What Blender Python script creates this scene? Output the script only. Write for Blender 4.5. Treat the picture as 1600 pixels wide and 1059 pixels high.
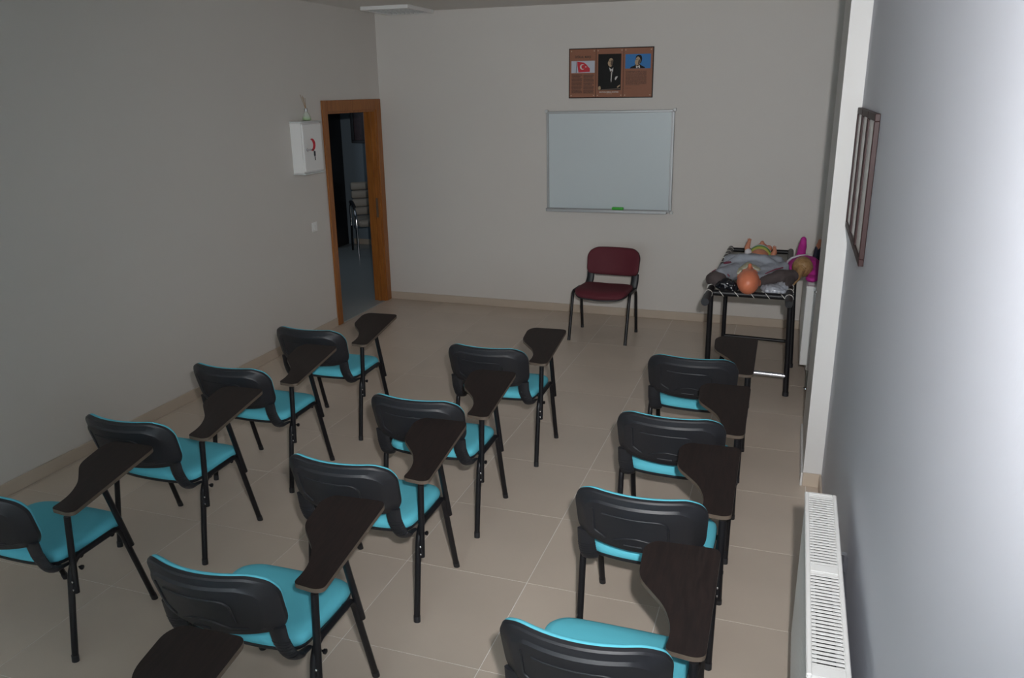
import bpy, bmesh, math, random
from mathutils import Vector, Matrix, noise
random.seed(7)
S = bpy.context.scene
for o in list(bpy.data.objects): bpy.data.objects.remove(o)
COL = S.collection
PI = math.pi

# ------------------------------------------------------------------ camera, world, light, exposure
H = 2.15
cam_d = bpy.data.cameras.new('camera'); cam = bpy.data.objects.new('camera', cam_d); COL.objects.link(cam)
cam_d.sensor_fit = 'HORIZONTAL'; cam_d.sensor_width = 36.0
cam_d.lens = 1260.0 / 1600.0 * 36.0
cam_d.clip_start = 0.02
RX = Vector((0.94578761, 0.32452994, -0.01288878))      # camera right in room axes
RU = -Vector((0.08395427, -0.28262044, -0.95555082))    # camera up
RB = -Vector((-0.31374748, 0.90266605, -0.29454459))    # camera back
cam.matrix_world = Matrix(((RX.x, RU.x, RB.x, 0), (RX.y, RU.y, RB.y, 0), (RX.z, RU.z, RB.z, H), (0, 0, 0, 1)))
S.camera = cam

w = bpy.data.worlds.new('sky'); S.world = w; w.use_nodes = True
w.node_tree.nodes['Background'].inputs[0].default_value = (0.62, 0.74, 0.9, 1)
w.node_tree.nodes['Background'].inputs[1].default_value = 0.6

def area(name, loc, rot, sx, sy, power, col):
    d = bpy.data.lights.new(name, 'AREA'); d.shape = 'RECTANGLE'; d.size = sx; d.size_y = sy
    d.energy = power; d.color = col
    o = bpy.data.objects.new(name, d); o.location = loc; o.rotation_euler = rot; COL.objects.link(o); return o
# daylight through the two windows in the wall behind the camera
area('daylight_near_window', (-0.55, -1.57, 1.62), (PI/2, 0, PI), 1.3, 1.35, 82, (0.77, 0.90, 1.0))
area('daylight_far_window', (-2.75, -1.57, 1.62), (PI/2, 0, PI), 1.3, 1.35, 28, (0.80, 0.91, 1.0))
# the camera's own flash, just above the lens
fd = bpy.data.lights.new('camera_flash', 'SPOT'); fd.energy = 490; fd.spot_size = math.radians(91); fd.spot_blend = 1.0
fd.shadow_soft_size = 0.03; fd.color = (1.0, 0.985, 0.98)
fo = bpy.data.objects.new('camera_flash', fd); fo.location = (0.10, 0.02, H+0.17); COL.objects.link(fo)
fo.rotation_euler = (Vector((-1.1, 7.6, 0.75)) - fo.location).to_track_quat('-Z', 'Y').to_euler()
# dim bluish fill lamp added to brighten the room beyond the door
area('fill_next_room', (-6.9, 8.6, 1.9), (0, -PI/2, 0), 0.8, 1.2, 6, (0.7, 0.85, 1.0))

S.view_settings.view_transform = 'Standard'; S.view_settings.look = 'None'
S.view_settings.exposure = 0.0; S.view_settings.gamma = 1.0; S.view_settings.use_curve_mapping = False
S.cycles.use_denoising = True
S.cycles.max_bounces = 10; S.cycles.diffuse_bounces = 6
S.cycles.caustics_refractive = False; S.cycles.caustics_reflective = False

# ------------------------------------------------------------------ materials
def mat(name, col, rough=0.5, metal=0.0, var=0.0, vscale=8.0, bump=0.0, bscale=60.0, spec=0.5, coords='Object', trans=0.0, alpha=1.0, sheen=0.0):
    m = bpy.data.materials.new(name); m.use_nodes = True
    nt = m.node_tree; b = nt.nodes['Principled BSDF']
    b.inputs['Base Color'].default_value = (*col, 1); b.inputs['Roughness'].default_value = rough
    b.inputs['Metallic'].default_value = metal; b.inputs['Specular IOR Level'].default_value = spec
    b.inputs['Transmission Weight'].default_value = trans; b.inputs['Alpha'].default_value = alpha
    b.inputs['Sheen Weight'].default_value = sheen
    tc = nt.nodes.new('ShaderNodeTexCoord')
    if var > 0:
        n = nt.nodes.new('ShaderNodeTexNoise'); n.inputs['Scale'].default_value = vscale; n.inputs['Detail'].default_value = 5
        mx = nt.nodes.new('ShaderNodeMix'); mx.data_type = 'RGBA'
        mx.inputs[6].default_value = (*[c*(1-var) for c in col], 1); mx.inputs[7].default_value = (*[min(1, c*(1+var)) for c in col], 1)
        nt.links.new(tc.outputs[coords], n.inputs['Vector']); nt.links.new(n.outputs['Fac'], mx.inputs[0])
        nt.links.new(mx.outputs[2], b.inputs['Base Color'])
    if bump > 0:
        n2 = nt.nodes.new('ShaderNodeTexNoise'); n2.inputs['Scale'].default_value = bscale; n2.inputs['Detail'].default_value = 4
        bp = nt.nodes.new('ShaderNodeBump'); bp.inputs['Strength'].default_value = bump; bp.inputs['Distance'].default_value = 0.002
        nt.links.new(tc.outputs[coords], n2.inputs['Vector']); nt.links.new(n2.outputs['Fac'], bp.inputs['Height'])
        nt.links.new(bp.outputs['Normal'], b.inputs['Normal'])
    return m

def wood(name, col, dark, scale=(1, 14, 14), rough=0.45, spec=0.5, nscale=6.0):
    m = bpy.data.materials.new(name); m.use_nodes = True
    nt = m.node_tree; b = nt.nodes['Principled BSDF']; b.inputs['Roughness'].default_value = rough
    b.inputs['Specular IOR Level'].default_value = spec
    tc = nt.nodes.new('ShaderNodeTexCoord'); mp = nt.nodes.new('ShaderNodeMapping'); mp.inputs['Scale'].default_value = scale
    n = nt.nodes.new('ShaderNodeTexNoise'); n.inputs['Scale'].default_value = nscale; n.inputs['Detail'].default_value = 6
    n.inputs['Distortion'].default_value = 0.6
    rp = nt.nodes.new('ShaderNodeValToRGB'); rp.color_ramp.elements[0].position = 0.35; rp.color_ramp.elements[1].position = 0.68
    rp.color_ramp.elements[0].color = (*dark, 1); rp.color_ramp.elements[1].color = (*col, 1)
    nt.links.new(tc.outputs['Object'], mp.inputs[0]); nt.links.new(mp.outputs[0], n.inputs['Vector'])
    nt.links.new(n.outputs['Fac'], rp.inputs[0]); nt.links.new(rp.outputs[0], b.inputs['Base Color'])
    return m

M = dict(
    wall=mat('cream_wall_paint', (0.63, 0.60, 0.565), 0.6, var=0.02, vscale=1.5, bump=0.12, bscale=90, coords='Generated' if False else 'Object'),
    wall_r=mat('pale_wall_paint', (0.62, 0.61, 0.60), 0.55, var=0.015, vscale=1.5, bump=0.1, bscale=90),
    ceil=mat('ceiling_paint', (0.72, 0.70, 0.67), 0.8),
    wall_b=mat('bluish_white_wall', (0.585, 0.60, 0.66), 0.55, var=0.015, vscale=1.5, bump=0.1, bscale=90),  # right wall, set bluer than the other walls
    grout=mat('light_grout', (0.88, 0.86, 0.83), 0.8),
    skirt=mat('skirting_ceramic', (0.50, 0.42, 0.34), 0.4, var=0.06, vscale=5),
    teal=mat('teal_upholstery', (0.105, 0.50, 0.62), 0.85, bump=0.15, bscale=700),
    maroon=mat('maroon_upholstery', (0.105, 0.011, 0.021), 0.75, bump=0.15, bscale=700),
    black=mat('black_plastic', (0.014, 0.015, 0.019), 0.48, bump=0.15, bscale=900, spec=0.5),
    frame=mat('black_painted_tube', (0.007, 0.007, 0.009), 0.42, spec=0.35),
    screw=mat('steel_screw', (0.75, 0.75, 0.75), 0.25, metal=1.0),
    wenge=wood('dark_wenge_laminate', (0.019, 0.0115, 0.0105), (0.0095, 0.0068, 0.0065), scale=(26, 2.2, 10), rough=0.42, spec=0.35, nscale=4.0),
    edge=mat('brown_edge_band', (0.11, 0.085, 0.065), 0.5),
    doorw=wood('orange_oak_veneer', (0.37, 0.135, 0.026), (0.25, 0.085, 0.015), scale=(14, 14, 0.8), rough=0.4, nscale=5.0),
    white=mat('white_enamel', (0.80, 0.80, 0.79), 0.35),
    rad=mat('radiator_enamel', (0.66, 0.66, 0.65), 0.35),
    raddark=mat('shaded_radiator_fins', (0.03, 0.03, 0.03), 0.7),  # near-black colour puts the shade under the grille into fins and spine
    alu=mat('brushed_aluminium', (0.42, 0.43, 0.44), 0.5, metal=0.8),
    board=mat('whiteboard_enamel', (0.60, 0.665, 0.69), 0.25, spec=0.5, var=0.02, vscale=2),
    green=mat('green_eraser_plastic', (0.05, 0.48, 0.04), 0.5),
    red=mat('red_print', (0.55, 0.012, 0.03), 0.5),
    chrome=mat('chrome', (0.8, 0.8, 0.82), 0.12, metal=1.0),
    dkframe=mat('dark_mahogany_frame', (0.030, 0.011, 0.011), 0.5, var=0.2, vscale=20, spec=0.25),
    paper=mat('certificate_paper', (0.72, 0.72, 0.70), 0.25),
    ink=mat('dark_ink', (0.05, 0.035, 0.03), 0.7),
    skin=mat('vinyl_skin', (0.66, 0.20, 0.105), 0.42, var=0.06, vscale=9),
    skin2=mat('doll_vinyl_skin', (0.55, 0.22, 0.13), 0.5, var=0.06, vscale=12),
    greyj=mat('grey_sweatshirt', (0.27, 0.29, 0.33), 0.9, var=0.10, vscale=14, bump=0.5, bscale=30),
    brownj=mat('dark_brown_sleeve', (0.075, 0.058, 0.058), 0.9, var=0.08, vscale=14, bump=0.4, bscale=40),
    piping=mat('wine_piping', (0.16, 0.035, 0.06), 0.8),
    magenta=mat('magenta_jacket', (0.42, 0.018, 0.24), 0.7, var=0.1, vscale=16, bump=0.5, bscale=35),
    whitec=mat('white_cloth', (0.66, 0.66, 0.70), 0.8, bump=0.3, bscale=40),
    navy=mat('dark_navy_cloth', (0.012, 0.014, 0.03), 0.8),
    hair=mat('blond_doll_hair', (0.30, 0.175, 0.075), 0.45, var=0.35, vscale=60, bump=0.7, bscale=120),
    bag=mat('black_plastic_bag', (0.010, 0.011, 0.016), 0.25, bump=1.0, bscale=45, spec=0.6),
    clearbag=mat('silvery_plastic_wrap', (0.36, 0.38, 0.43), 0.2, bump=1.0, bscale=50, spec=0.8),
    collar=mat('pale_olive_wrap', (0.27, 0.26, 0.18), 0.3, bump=0.8, bscale=60, spec=0.7),
    canvas=mat('stretcher_canvas', (0.55, 0.55, 0.52), 0.85, var=0.08, vscale=20),
    rope=mat('white_cord', (0.62, 0.60, 0.56), 0.8),
    foil=mat('shiny_plastic_film', (0.55, 0.56, 0.60), 0.12, metal=0.7, bump=1.0, bscale=60),
    glass=mat('clear_glass', (0.85, 0.9, 0.87), 0.05, alpha=0.3),
    oil=mat('green_scented_oil', (0.20, 0.52, 0.06), 0.2),
    reed=mat('reed_wood', (0.36, 0.23, 0.13), 0.7),
    pbrown=mat('poster_brown_board', (0.30, 0.135, 0.085), 0.45, var=0.05, vscale=6, spec=0.15),
    pblack=mat('poster_black_frame', (0.018, 0.014, 0.014), 0.4, spec=0.15),
    pphoto=mat('poster_dark_photo', (0.012, 0.011, 0.011), 0.4, spec=0.15),
    pblue=mat('poster_blue_sky', (0.05, 0.20, 0.48), 0.4, spec=0.15),
    pwhite=mat('poster_pale_sky', (0.52, 0.55, 0.62), 0.4, spec=0.15),
    pface=mat('poster_face_tone', (0.42, 0.29, 0.17), 0.5),
    pshade=mat('poster_face_shade', (0.085, 0.05, 0.03), 0.5),
    pshirt=mat('poster_shirt_white', (0.60, 0.58, 0.55), 0.5),
    ptie=mat('poster_tie', (0.20, 0.15, 0.11), 0.5),
    pclip=mat('poster_tan_clip', (0.50, 0.33, 0.22), 0.4),
    cream=mat('cream_leather', (0.36, 0.32, 0.27), 0.5),
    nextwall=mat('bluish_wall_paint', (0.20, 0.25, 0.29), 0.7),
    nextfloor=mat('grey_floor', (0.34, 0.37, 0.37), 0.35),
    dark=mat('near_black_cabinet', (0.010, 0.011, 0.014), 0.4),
    painting=mat('dark_painting', (0.05, 0.025, 0.03), 0.5, var=0.9, vscale=14),
    marker=mat('marker_black', (0.02, 0.02, 0.03), 0.4),
    louv=mat('lamp_louvre', (0.62, 0.64, 0.64), 0.4),
)
TILES = [mat('beige_floor_tile', (0.56*k, 0.475*k, 0.395*k), 0.34, var=0.10, vscale=2.6, bump=0.05, bscale=30, coords='Object', spec=0.45) for k in (1.0, 0.97, 1.03)]

# striped cloth of the baby doll
def striped():
    m = bpy.data.materials.new('striped_baby_cloth'); m.use_nodes = True; nt = m.node_tree; b = nt.nodes['Principled BSDF']
    b.inputs['Roughness'].default_value = 0.85
    tc = nt.nodes.new('ShaderNodeTexCoord'); sp = nt.nodes.new('ShaderNodeSeparateXYZ')
    mt = nt.nodes.new('ShaderNodeMath'); mt.operation = 'MULTIPLY'; mt.inputs[1].default_value = 6.5
    fr = nt.nodes.new('ShaderNodeMath'); fr.operation = 'FRACT'
    rp = nt.nodes.new('ShaderNodeValToRGB'); rp.color_ramp.interpolation = 'CONSTANT'
    cols = [(0.45, 0.45, 0.10), (0.12, 0.30, 0.08), (0.55, 0.58, 0.60), (0.14, 0.22, 0.42), (0.45, 0.46, 0.18), (0.55, 0.58, 0.60), (0.28, 0.06, 0.20), (0.20, 0.38, 0.10)]
    rp.color_ramp.elements[0].color = (*cols[0], 1); rp.color_ramp.elements[1].position = 1/8; rp.color_ramp.elements[1].color = (*cols[1], 1)
    for i in range(2, 8):
        e = rp.color_ramp.elements.new(i/8); e.color = (*cols[i], 1)
    nt.links.new(tc.outputs['Object'], sp.inputs[0]); nt.links.new(sp.outputs['Y'], mt.inputs[0]); nt.links.new(mt.outputs[0], fr.inputs[0])
    nt.links.new(fr.outputs[0], rp.inputs[0]); nt.links.new(rp.outputs[0], b.inputs['Base Color'])
    return m
M['stripe'] = striped()

# ------------------------------------------------------------------ helpers
def obj(name, bm, m, parent=None, smooth=None):
    me = bpy.data.meshes.new(name)
    bmesh.ops.recalc_face_normals(bm, faces=bm.faces)
    if smooth is not None:
        for f in bm.faces: f.smooth = True
        for e in bm.edges:
            if len(e.link_faces) == 2 and e.calc_face_angle(0) > math.radians(smooth): e.smooth = False
    bm.to_mesh(me); bm.free()
    for x in (m if isinstance(m, (list, tuple)) else [m]): me.materials.append(x)
    o = bpy.data.objects.new(name, me); COL.objects.link(o)
    if parent is not None: o.parent = parent
    return o
def meshobj(name, me, parent=None, loc=(0, 0, 0)):
    o = bpy.data.objects.new(name, me); COL.objects.link(o); o.parent = parent; o.location = loc; return o
def tag(o, label, cat, group=None):
    o['label'] = label; o['category'] = cat
    if group: o['group'] = group
    return o
def thing(name, label, cat, loc=(0, 0, 0), rz=0.0, group=None):
    o = bpy.data.objects.new(name, None); COL.objects.link(o); o.empty_display_size = 0.1
    o.location = loc; o.rotation_euler = (0, 0, rz); return tag(o, label, cat, group)
def struct(name, bm, m, parent=None, smooth=None):
    o = obj(name, bm, m, parent, smooth)
    if parent is None: o['kind'] = 'structure'
    return o
def box(bm, x0, x1, y0, y1, z0, z1, bev=0.0, seg=1, mi=0):
    v = [bm.verts.new(p) for p in ((x0, y0, z0), (x1, y0, z0), (x1, y1, z0), (x0, y1, z0), (x0, y0, z1), (x1, y0, z1), (x1, y1, z1), (x0, y1, z1))]
    fs = [bm.faces.new([v[i] for i in q]) for q in ((0, 3, 2, 1), (4, 5, 6, 7), (0, 1, 5, 4), (1, 2, 6, 5), (2, 3, 7, 6), (3, 0, 4, 7))]
    for f in fs: f.material_index = mi
    if bev > 0:
        es = list({e for f in fs for e in f.edges})
        bmesh.ops.bevel(bm, geom=es, offset=bev, segments=seg, affect='EDGES', clamp_overlap=True, profile=0.5)
    return bm
def B(*a, **k): return box(bmesh.new(), *a, **k)
def fillet(pts, r, n=5):
    pts = [Vector(p) for p in pts]; out = [pts[0]]
    for i in range(1, len(pts)-1):
        a, b, c = pts[i-1], pts[i], pts[i+1]
        d1, d2 = (a-b), (c-b); rr = min(r, d1.length*0.48, d2.length*0.48)
        p, q = b + d1.normalized()*rr, b + d2.normalized()*rr
        for k in range(n+1):
            t = k/n; out.append(p*(1-t)**2 + b*2*t*(1-t) + q*t*t)
    out.append(pts[-1]); return out
def tube(bm, pts, r, seg=10, ry=None, caps=True, mi=0):
    pts = [Vector(p) for p in pts]; n = len(pts)
    T = [((pts[min(i+1, n-1)] - pts[max(i-1, 0)]).normalized()) for i in range(n)]
    ref = Vector((1, 0, 0)) if abs(T[0].x) < 0.9 else Vector((0, 1, 0))
    u = (ref - T[0]*ref.dot(T[0])).normalized(); rings = []
    for i in range(n):
        u = (u - T[i]*u.dot(T[i])).normalized(); v = T[i].cross(u)
        rr = r[i] if isinstance(r, (list, tuple)) else r
        k = (ry/(r[0] if isinstance(r, (list, tuple)) else r)) if ry else 1.0
        rings.append([bm.verts.new(pts[i] + u*rr*math.cos(2*PI*j/seg) + v*rr*k*math.sin(2*PI*j/seg)) for j in range(seg)])
    for i in range(n-1):
        for j in range(seg):
            f = bm.faces.new((rings[i][j], rings[i][(j+1) % seg], rings[i+1][(j+1) % seg], rings[i+1][j])); f.material_index = mi
    if caps:
        for rg in (rings[0], rings[-1]):
            try: f = bm.faces.new(rg); f.material_index = mi
            except ValueError: pass
    return bm
def TB(*a, **k): return tube(bmesh.new(), *a, **k)
def lathe(bm, prof, c=(0, 0, 0), seg=16, axis='z', mi=0):
    rings = []
    for r, h in prof:
        rg = []
        for j in range(seg):
            a = 2*PI*j/seg; p = (r*math.cos(a), r*math.sin(a), h)
            if axis == 'y': p = (p[0], p[2], p[1])
            if axis == 'x': p = (p[2], p[0], p[1])
            rg.append(bm.verts.new(Vector(c) + Vector(p)))
        rings.append(rg)
    for i in range(len(rings)-1):
        for j in range(seg):
            bm.faces.new((rings[i][j], rings[i][(j+1) % seg], rings[i+1][(j+1) % seg], rings[i+1][j])).material_index = mi
    bm.faces.new(rings[0]).material_index = mi; bm.faces.new(rings[-1]).material_index = mi
    return bm
def round_poly(pts, rad, n=5):
    """closed 2-D polygon with rounded corners; rad = number or list"""
    out = []; N = len(pts)
    for i in range(N):
        a, b, c = (Vector((*pts[(i+k) % N], 0)) for k in (-1, 0, 1))
        r = rad[i] if isinstance(rad, (list, tuple)) else rad
        d1, d2 = a-b, c-b; rr = min(r, d1.length*0.49, d2.length*0.49)
        if rr < 1e-4: out.append((b.x, b.y)); continue
        p, q = b + d1.normalized()*rr, b + d2.normalized()*rr
        for k in range(n+1):
            t = k/n; v = p*(1-t)**2 + b*2*t*(1-t) + q*t*t; out.append((v.x, v.y))
    return out
def pad(bm, outline, rings, fn, mi=0, center=(0, 0)):
    """concentric rings (scale_x_inset, depth): outline shrunk by an inset distance, lifted by depth; fn maps (u,v,depth)->xyz.
    the first and last rings are closed with a grid-like centre fan"""
    cx, cy = center; R = []
    mxu = max(abs(p[0]-cx) for p in outline); mxv = max(abs(p[1]-cy) for p in outline)
    for ins, d in rings:
        R.append([bm.verts.new(fn(cx+(u-cx)*(1-ins/mxu), cy+(v-cy)*(1-ins/mxv), d)) for u, v in outline])
    n = len(outline)
    for i in range(len(R)-1):
        for j in range(n):
            bm.faces.new((R[i][j], R[i][(j+1) % n], R[i+1][(j+1) % n], R[i+1][j])).material_index = mi
    for k in (0, -1):
        ins, d = rings[k]; prev = R[k]
        for s in (0.66, 0.33):
            rg = [bm.verts.new(fn(cx+(u-cx)*(1-ins/mxu)*s, cy+(v-cy)*(1-ins/mxv)*s, d)) for u, v in outline]
            for j in range(n): bm.faces.new((prev[j], prev[(j+1) % n], rg[(j+1) % n], rg[j])).material_index = mi
            prev = rg
        c = bm.verts.new(fn(cx, cy, d))
        for j in range(n): bm.faces.new((prev[j], prev[(j+1) % n], c)).material_index = mi
    return bm
def prism(bm, outline, z0, z1, bev=0.0, mi_side=0, mi_top=0, fn=None):
    fn = fn or (lambda u, v, d: (u, v, d)); n = len(outline)
    lo = [bm.verts.new(fn(u, v, z0)) for u, v in outline]; hi = [bm.verts.new(fn(u, v, z1)) for u, v in outline]
    for j in range(n): bm.faces.new((lo[j], lo[(j+1) % n], hi[(j+1) % n], hi[j])).material_index = mi_side
    f1 = bm.faces.new(hi); f1.material_index = mi_top
    f0 = bm.faces.new(list(reversed(lo))); f0.material_index = mi_top
    return bm
def dup(root, loc, label):
    r = root.copy(); COL.objects.link(r); r.location = loc; r['label'] = label
    for ch in list(root.children):
        c = ch.copy(); COL.objects.link(c); c.parent = r
        for g in list(ch.children):
            d = g.copy(); COL.objects.link(d); d.parent = c
    return r
def text_mesh(body, size, m, name, parent, loc, rot, width=None, ex=0.0004, align='LEFT', box_w=None, shear=0, spacing=1.0, res=1, off=0.0):
    cu = bpy.data.curves.new(name, 'FONT'); cu.body = body; cu.size = size; cu.align_x = align; cu.resolution_u = res
    cu.space_line = spacing; cu.extrude = ex; cu.offset = off
    if box_w: cu.text_boxes[0].width = box_w
    t = bpy.data.objects.new(name, cu); COL.objects.link(t)
    bpy.context.view_layer.update()
    me = bpy.data.meshes.new_from_object(t.evaluated_get(bpy.context.evaluated_depsgraph_get()))
    bpy.data.objects.remove(t)
    me.materials.clear(); me.materials.append(m)
    if width:
        xs = [v.co.x for v in me.vertices]; k = width/(max(xs)-min(xs)) if xs else 1
        for v in me.vertices: v.co.x *= k
    o = bpy.data.objects.new(name, me); COL.objects.link(o); o.parent = parent; o.location = loc; o.rotation_euler = rot
    return o

# ------------------------------------------------------------------ the room
XL, XR, YB, YF, ZC = -4.05, 0.285, 7.65, -1.6, 2.895
T = 0.12
DY0, DY1, DZ = 6.605, 7.545, 1.995      # door opening in the left wall
# floor: grout bed + every tile a piece
floor = struct('floor', B(XL-T, XR+T, YF-T, YB+T, -0.10, -0.0012), M['grout'])
px, py = 0.603, 0.606
xs = sorted([-0.998 + px*k for k in range(-5, 3)]); ys = [3.032 + py*k for k in range(-8, 9)]
xs = [XL] + [x for x in xs if XL+0.01 < x < XR-0.01] + [XR]
ys = [YF] + [y for y in ys if YF+0.01 < y < YB-0.01] + [YB]
cache = {}
G = 0.0014
for i in range(len(xs)-1):
    for j in range(len(ys)-1):
        wx, wy = xs[i+1]-xs[i], ys[j+1]-ys[j]; k = random.randrange(3)
        key = (round(wx, 3), round(wy, 3), k)
        if key not in cache:
            t = obj('floor_tile', B(-wx/2+G, wx/2-G, -wy/2+G, wy/2-G, -0.012, 0), TILES[k], floor)
            cache[key] = t.data
        else: t = meshobj('floor_tile', cache[key], floor)
        t.location = ((xs[i]+xs[i+1])/2, (ys[j]+ys[j+1])/2, random.uniform(-0.0002, 0.0))
# walls
struct('wall_back', B(XL-T, XR+T, YB, YB+T, 0, ZC), M['wall'])
bm = bmesh.new()
box(bm, XL-T, XL, YF, DY0, 0, ZC); box(bm, XL-T, XL, DY1, YB, 0, ZC); box(bm, XL-T, XL, DY0, DY1, DZ, ZC)
struct('wall_left', bm, M['wall'])
struct('wall_right', B(XR, XR+T, YF, YB, 0, ZC), M['wall_b'])
struct('wall_pier', B(0.188, XR, 4.41, 5.12, 0, ZC), M['wall_r'])
# wall behind the camera, two window openings
bm = bmesh.new(); wx = [(-1.2, 0.1), (-3.4, -2.1)]
box(bm, XL-T, XR+T, YF-T, YF, 0, 0.95); box(bm, XL-T, XR+T, YF-T, YF, 2.3, ZC)
for a, b in ((XL-T, -3.4), (-2.1, -1.2), (0.1, XR+T)): box(bm, a, b, YF-T, YF, 0.95, 2.3)
struct('wall_front', bm, M['wall'])
for k, (a, b) in enumerate(wx):
    bm = bmesh.new()
    for q in ((a, a+.05, .95, 2.3), (b-.05, b, .95, 2.3), ((a+b)/2-.03, (a+b)/2+.03, .95, 2.3), (a, b, .95, 1.0), (a, b, 2.25, 2.3)):
        box(bm, q[0], q[1], YF-T+.02, YF-T+.07, q[2], q[3])
    wf = struct('window_%d' % (k+1), bm, M['white'])
    obj('pane', B(a+.04, (a+b)/2-.02, YF-T+.04, YF-T+.046, .99, 2.26), M['glass'], wf)
    obj('pane', B((a+b)/2+.02, b-.04, YF-T+.04, YF-T+.046, .99, 2.26), M['glass'], wf)
struct('ceiling', B(XL-T, XR+T, YF-T, YB+T, ZC, ZC+0.1), M['ceil'])
# skirting
sk, sh = 0.012, 0.08
struct('baseboard_back', B(XL+sk, XR-sk, YB-sk, YB-0.0002, 0, sh, bev=.002), M['skirt'])
struct('baseboard_left', B(XL+0.0002, XL+sk, YF+.01, 6.525, 0, sh, bev=.002), M['skirt'])
struct('baseboard_right', B(XR-sk, XR-0.0002, YF+.01, 4.398, 0, sh, bev=.002), M['skirt'])
struct('baseboard_right_far', B(XR-sk, XR-0.0002, 5.14, YB-.02, 0, sh, bev=.002), M['skirt'])
bm = bmesh.new(); box(bm, 0.176, 0.188, 4.398, 5.13, 0, sh, bev=.002)
struct('baseboard_pier_side', bm, M['wall_r'])
struct('baseboard_pier_front', B(0.1885, XR-.002, 4.398, 4.4098, 0, sh, bev=.002), M['skirt'])

# door frame (door itself is open, out of sight)
d = struct('door_1', B(XL-T-.004, XL+0.004, DY0-.001, DY0+.03, 0, DZ, bev=.002), M['doorw'])
d['kind'] = 'structure'
obj('threshold', B(XL-T, XL-.001, DY0+.03, DY1-.03, -.003, .003, bev=.001), M['nextfloor'], d)
obj('jamb', B(XL-T-.004, XL+.004, DY1-.03, DY1+.001, 0, DZ, bev=.002), M['doorw'], d)
obj('lintel', B(XL-T-.004, XL+.004, DY0+.03, DY1-.03, DZ-.03, DZ, bev=.002), M['doorw'], d)
obj('casing', B(XL+.0005, XL+.018, 6.53, 6.612, 0, 2.085, bev=.004), M['doorw'], d)
obj('casing', B(XL+.0005, XL+.018, 7.538, 7.632, 0, 2.085, bev=.004), M['doorw'], d)
obj('casing', B(XL+.0005, XL+.018, 6.612, 7.538, 1.985, 2.085, bev=.004), M['doorw'], d)
obj('door_stop', B(XL-.075, XL-.04, DY1-.045, DY1-.03, 0, DZ-.03), M['doorw'], d)
obj('door_stop', B(XL-.075, XL-.04, DY0+.03, DY0+.045, 0, DZ-.03), M['doorw'], d)
obj('strike_plate', B(XL-.038, XL-.016, DY1-.032, DY1-.0295, .90, 1.10, bev=.001), M['edge'], d)

# room beyond the door
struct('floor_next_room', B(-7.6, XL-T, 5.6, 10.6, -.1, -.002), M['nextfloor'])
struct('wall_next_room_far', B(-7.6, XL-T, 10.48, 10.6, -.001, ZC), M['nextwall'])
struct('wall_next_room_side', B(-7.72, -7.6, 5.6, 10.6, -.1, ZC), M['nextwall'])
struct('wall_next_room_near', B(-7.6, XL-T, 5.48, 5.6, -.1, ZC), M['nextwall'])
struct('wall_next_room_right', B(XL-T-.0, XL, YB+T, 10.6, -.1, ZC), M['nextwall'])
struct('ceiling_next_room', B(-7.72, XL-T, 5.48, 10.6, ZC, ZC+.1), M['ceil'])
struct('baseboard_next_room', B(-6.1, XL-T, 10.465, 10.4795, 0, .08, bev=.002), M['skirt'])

# ------------------------------------------------------------------ chairs
LX = 0.257
def arc_back(u, v, d, zc=0.635, tilt=0.285):
    """backrest surface: u across, v up from centre, d forward from the rear skin; edges curve forward"""
    curve = 0.074*(u/0.24)**2
    u *= 1.02; xo = -0.020
    return (u+xo, -0.114 + (-tilt)*v + curve + d*0.96, zc + v*0.96 + d*0.27)
def subdiv(pts, m=0.03):
    out = []
    for i in range(len(pts)):
        a, b = pts[i], pts[(i+1) % len(pts)]; k = max(1, int(math.ceil(math.hypot(b[0]-a[0], b[1]-a[1])/m)))
        out += [(a[0]+(b[0]-a[0])*t/k, a[1]+(b[1]-a[1])*t/k) for t in range(k)]
    return out
BK = subdiv(round_poly([(-.218, -.118), (-.14, -.132), (0, -.138), (.14, -.132), (.218, -.118), (.236, -.08), (.242, .05), (.222, .096), (.172, .124), (-.172, .124), (-.222, .096), (-.242, .05), (-.236, -.08)],
                [.015, .05, .05, .05, .015, .02, .02, .02, .022, .022, .02, .02, .02], 3), .028)
def ridge(bm, pts, r=0.0038, d=-0.0185):
    P = [Vector(arc_back(u, v, d)) for u, v in fillet2(pts)]
    tube(bm, P, r, seg=6)
def fillet2(pts, n=4):
    p3 = fillet([(a, b, 0) for a, b in pts], 0.012, n)
    out = []
    for i in range(len(p3)-1):
        k = max(1, int((p3[i+1]-p3[i]).length/0.03))
        out += [((p3[i]*(1-t/k) + p3[i+1]*(t/k)).x, (p3[i]*(1-t/k) + p3[i+1]*(t/k)).y) for t in range(k)]
    out.append((p3[-1].x, p3[-1].y)); return out

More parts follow.
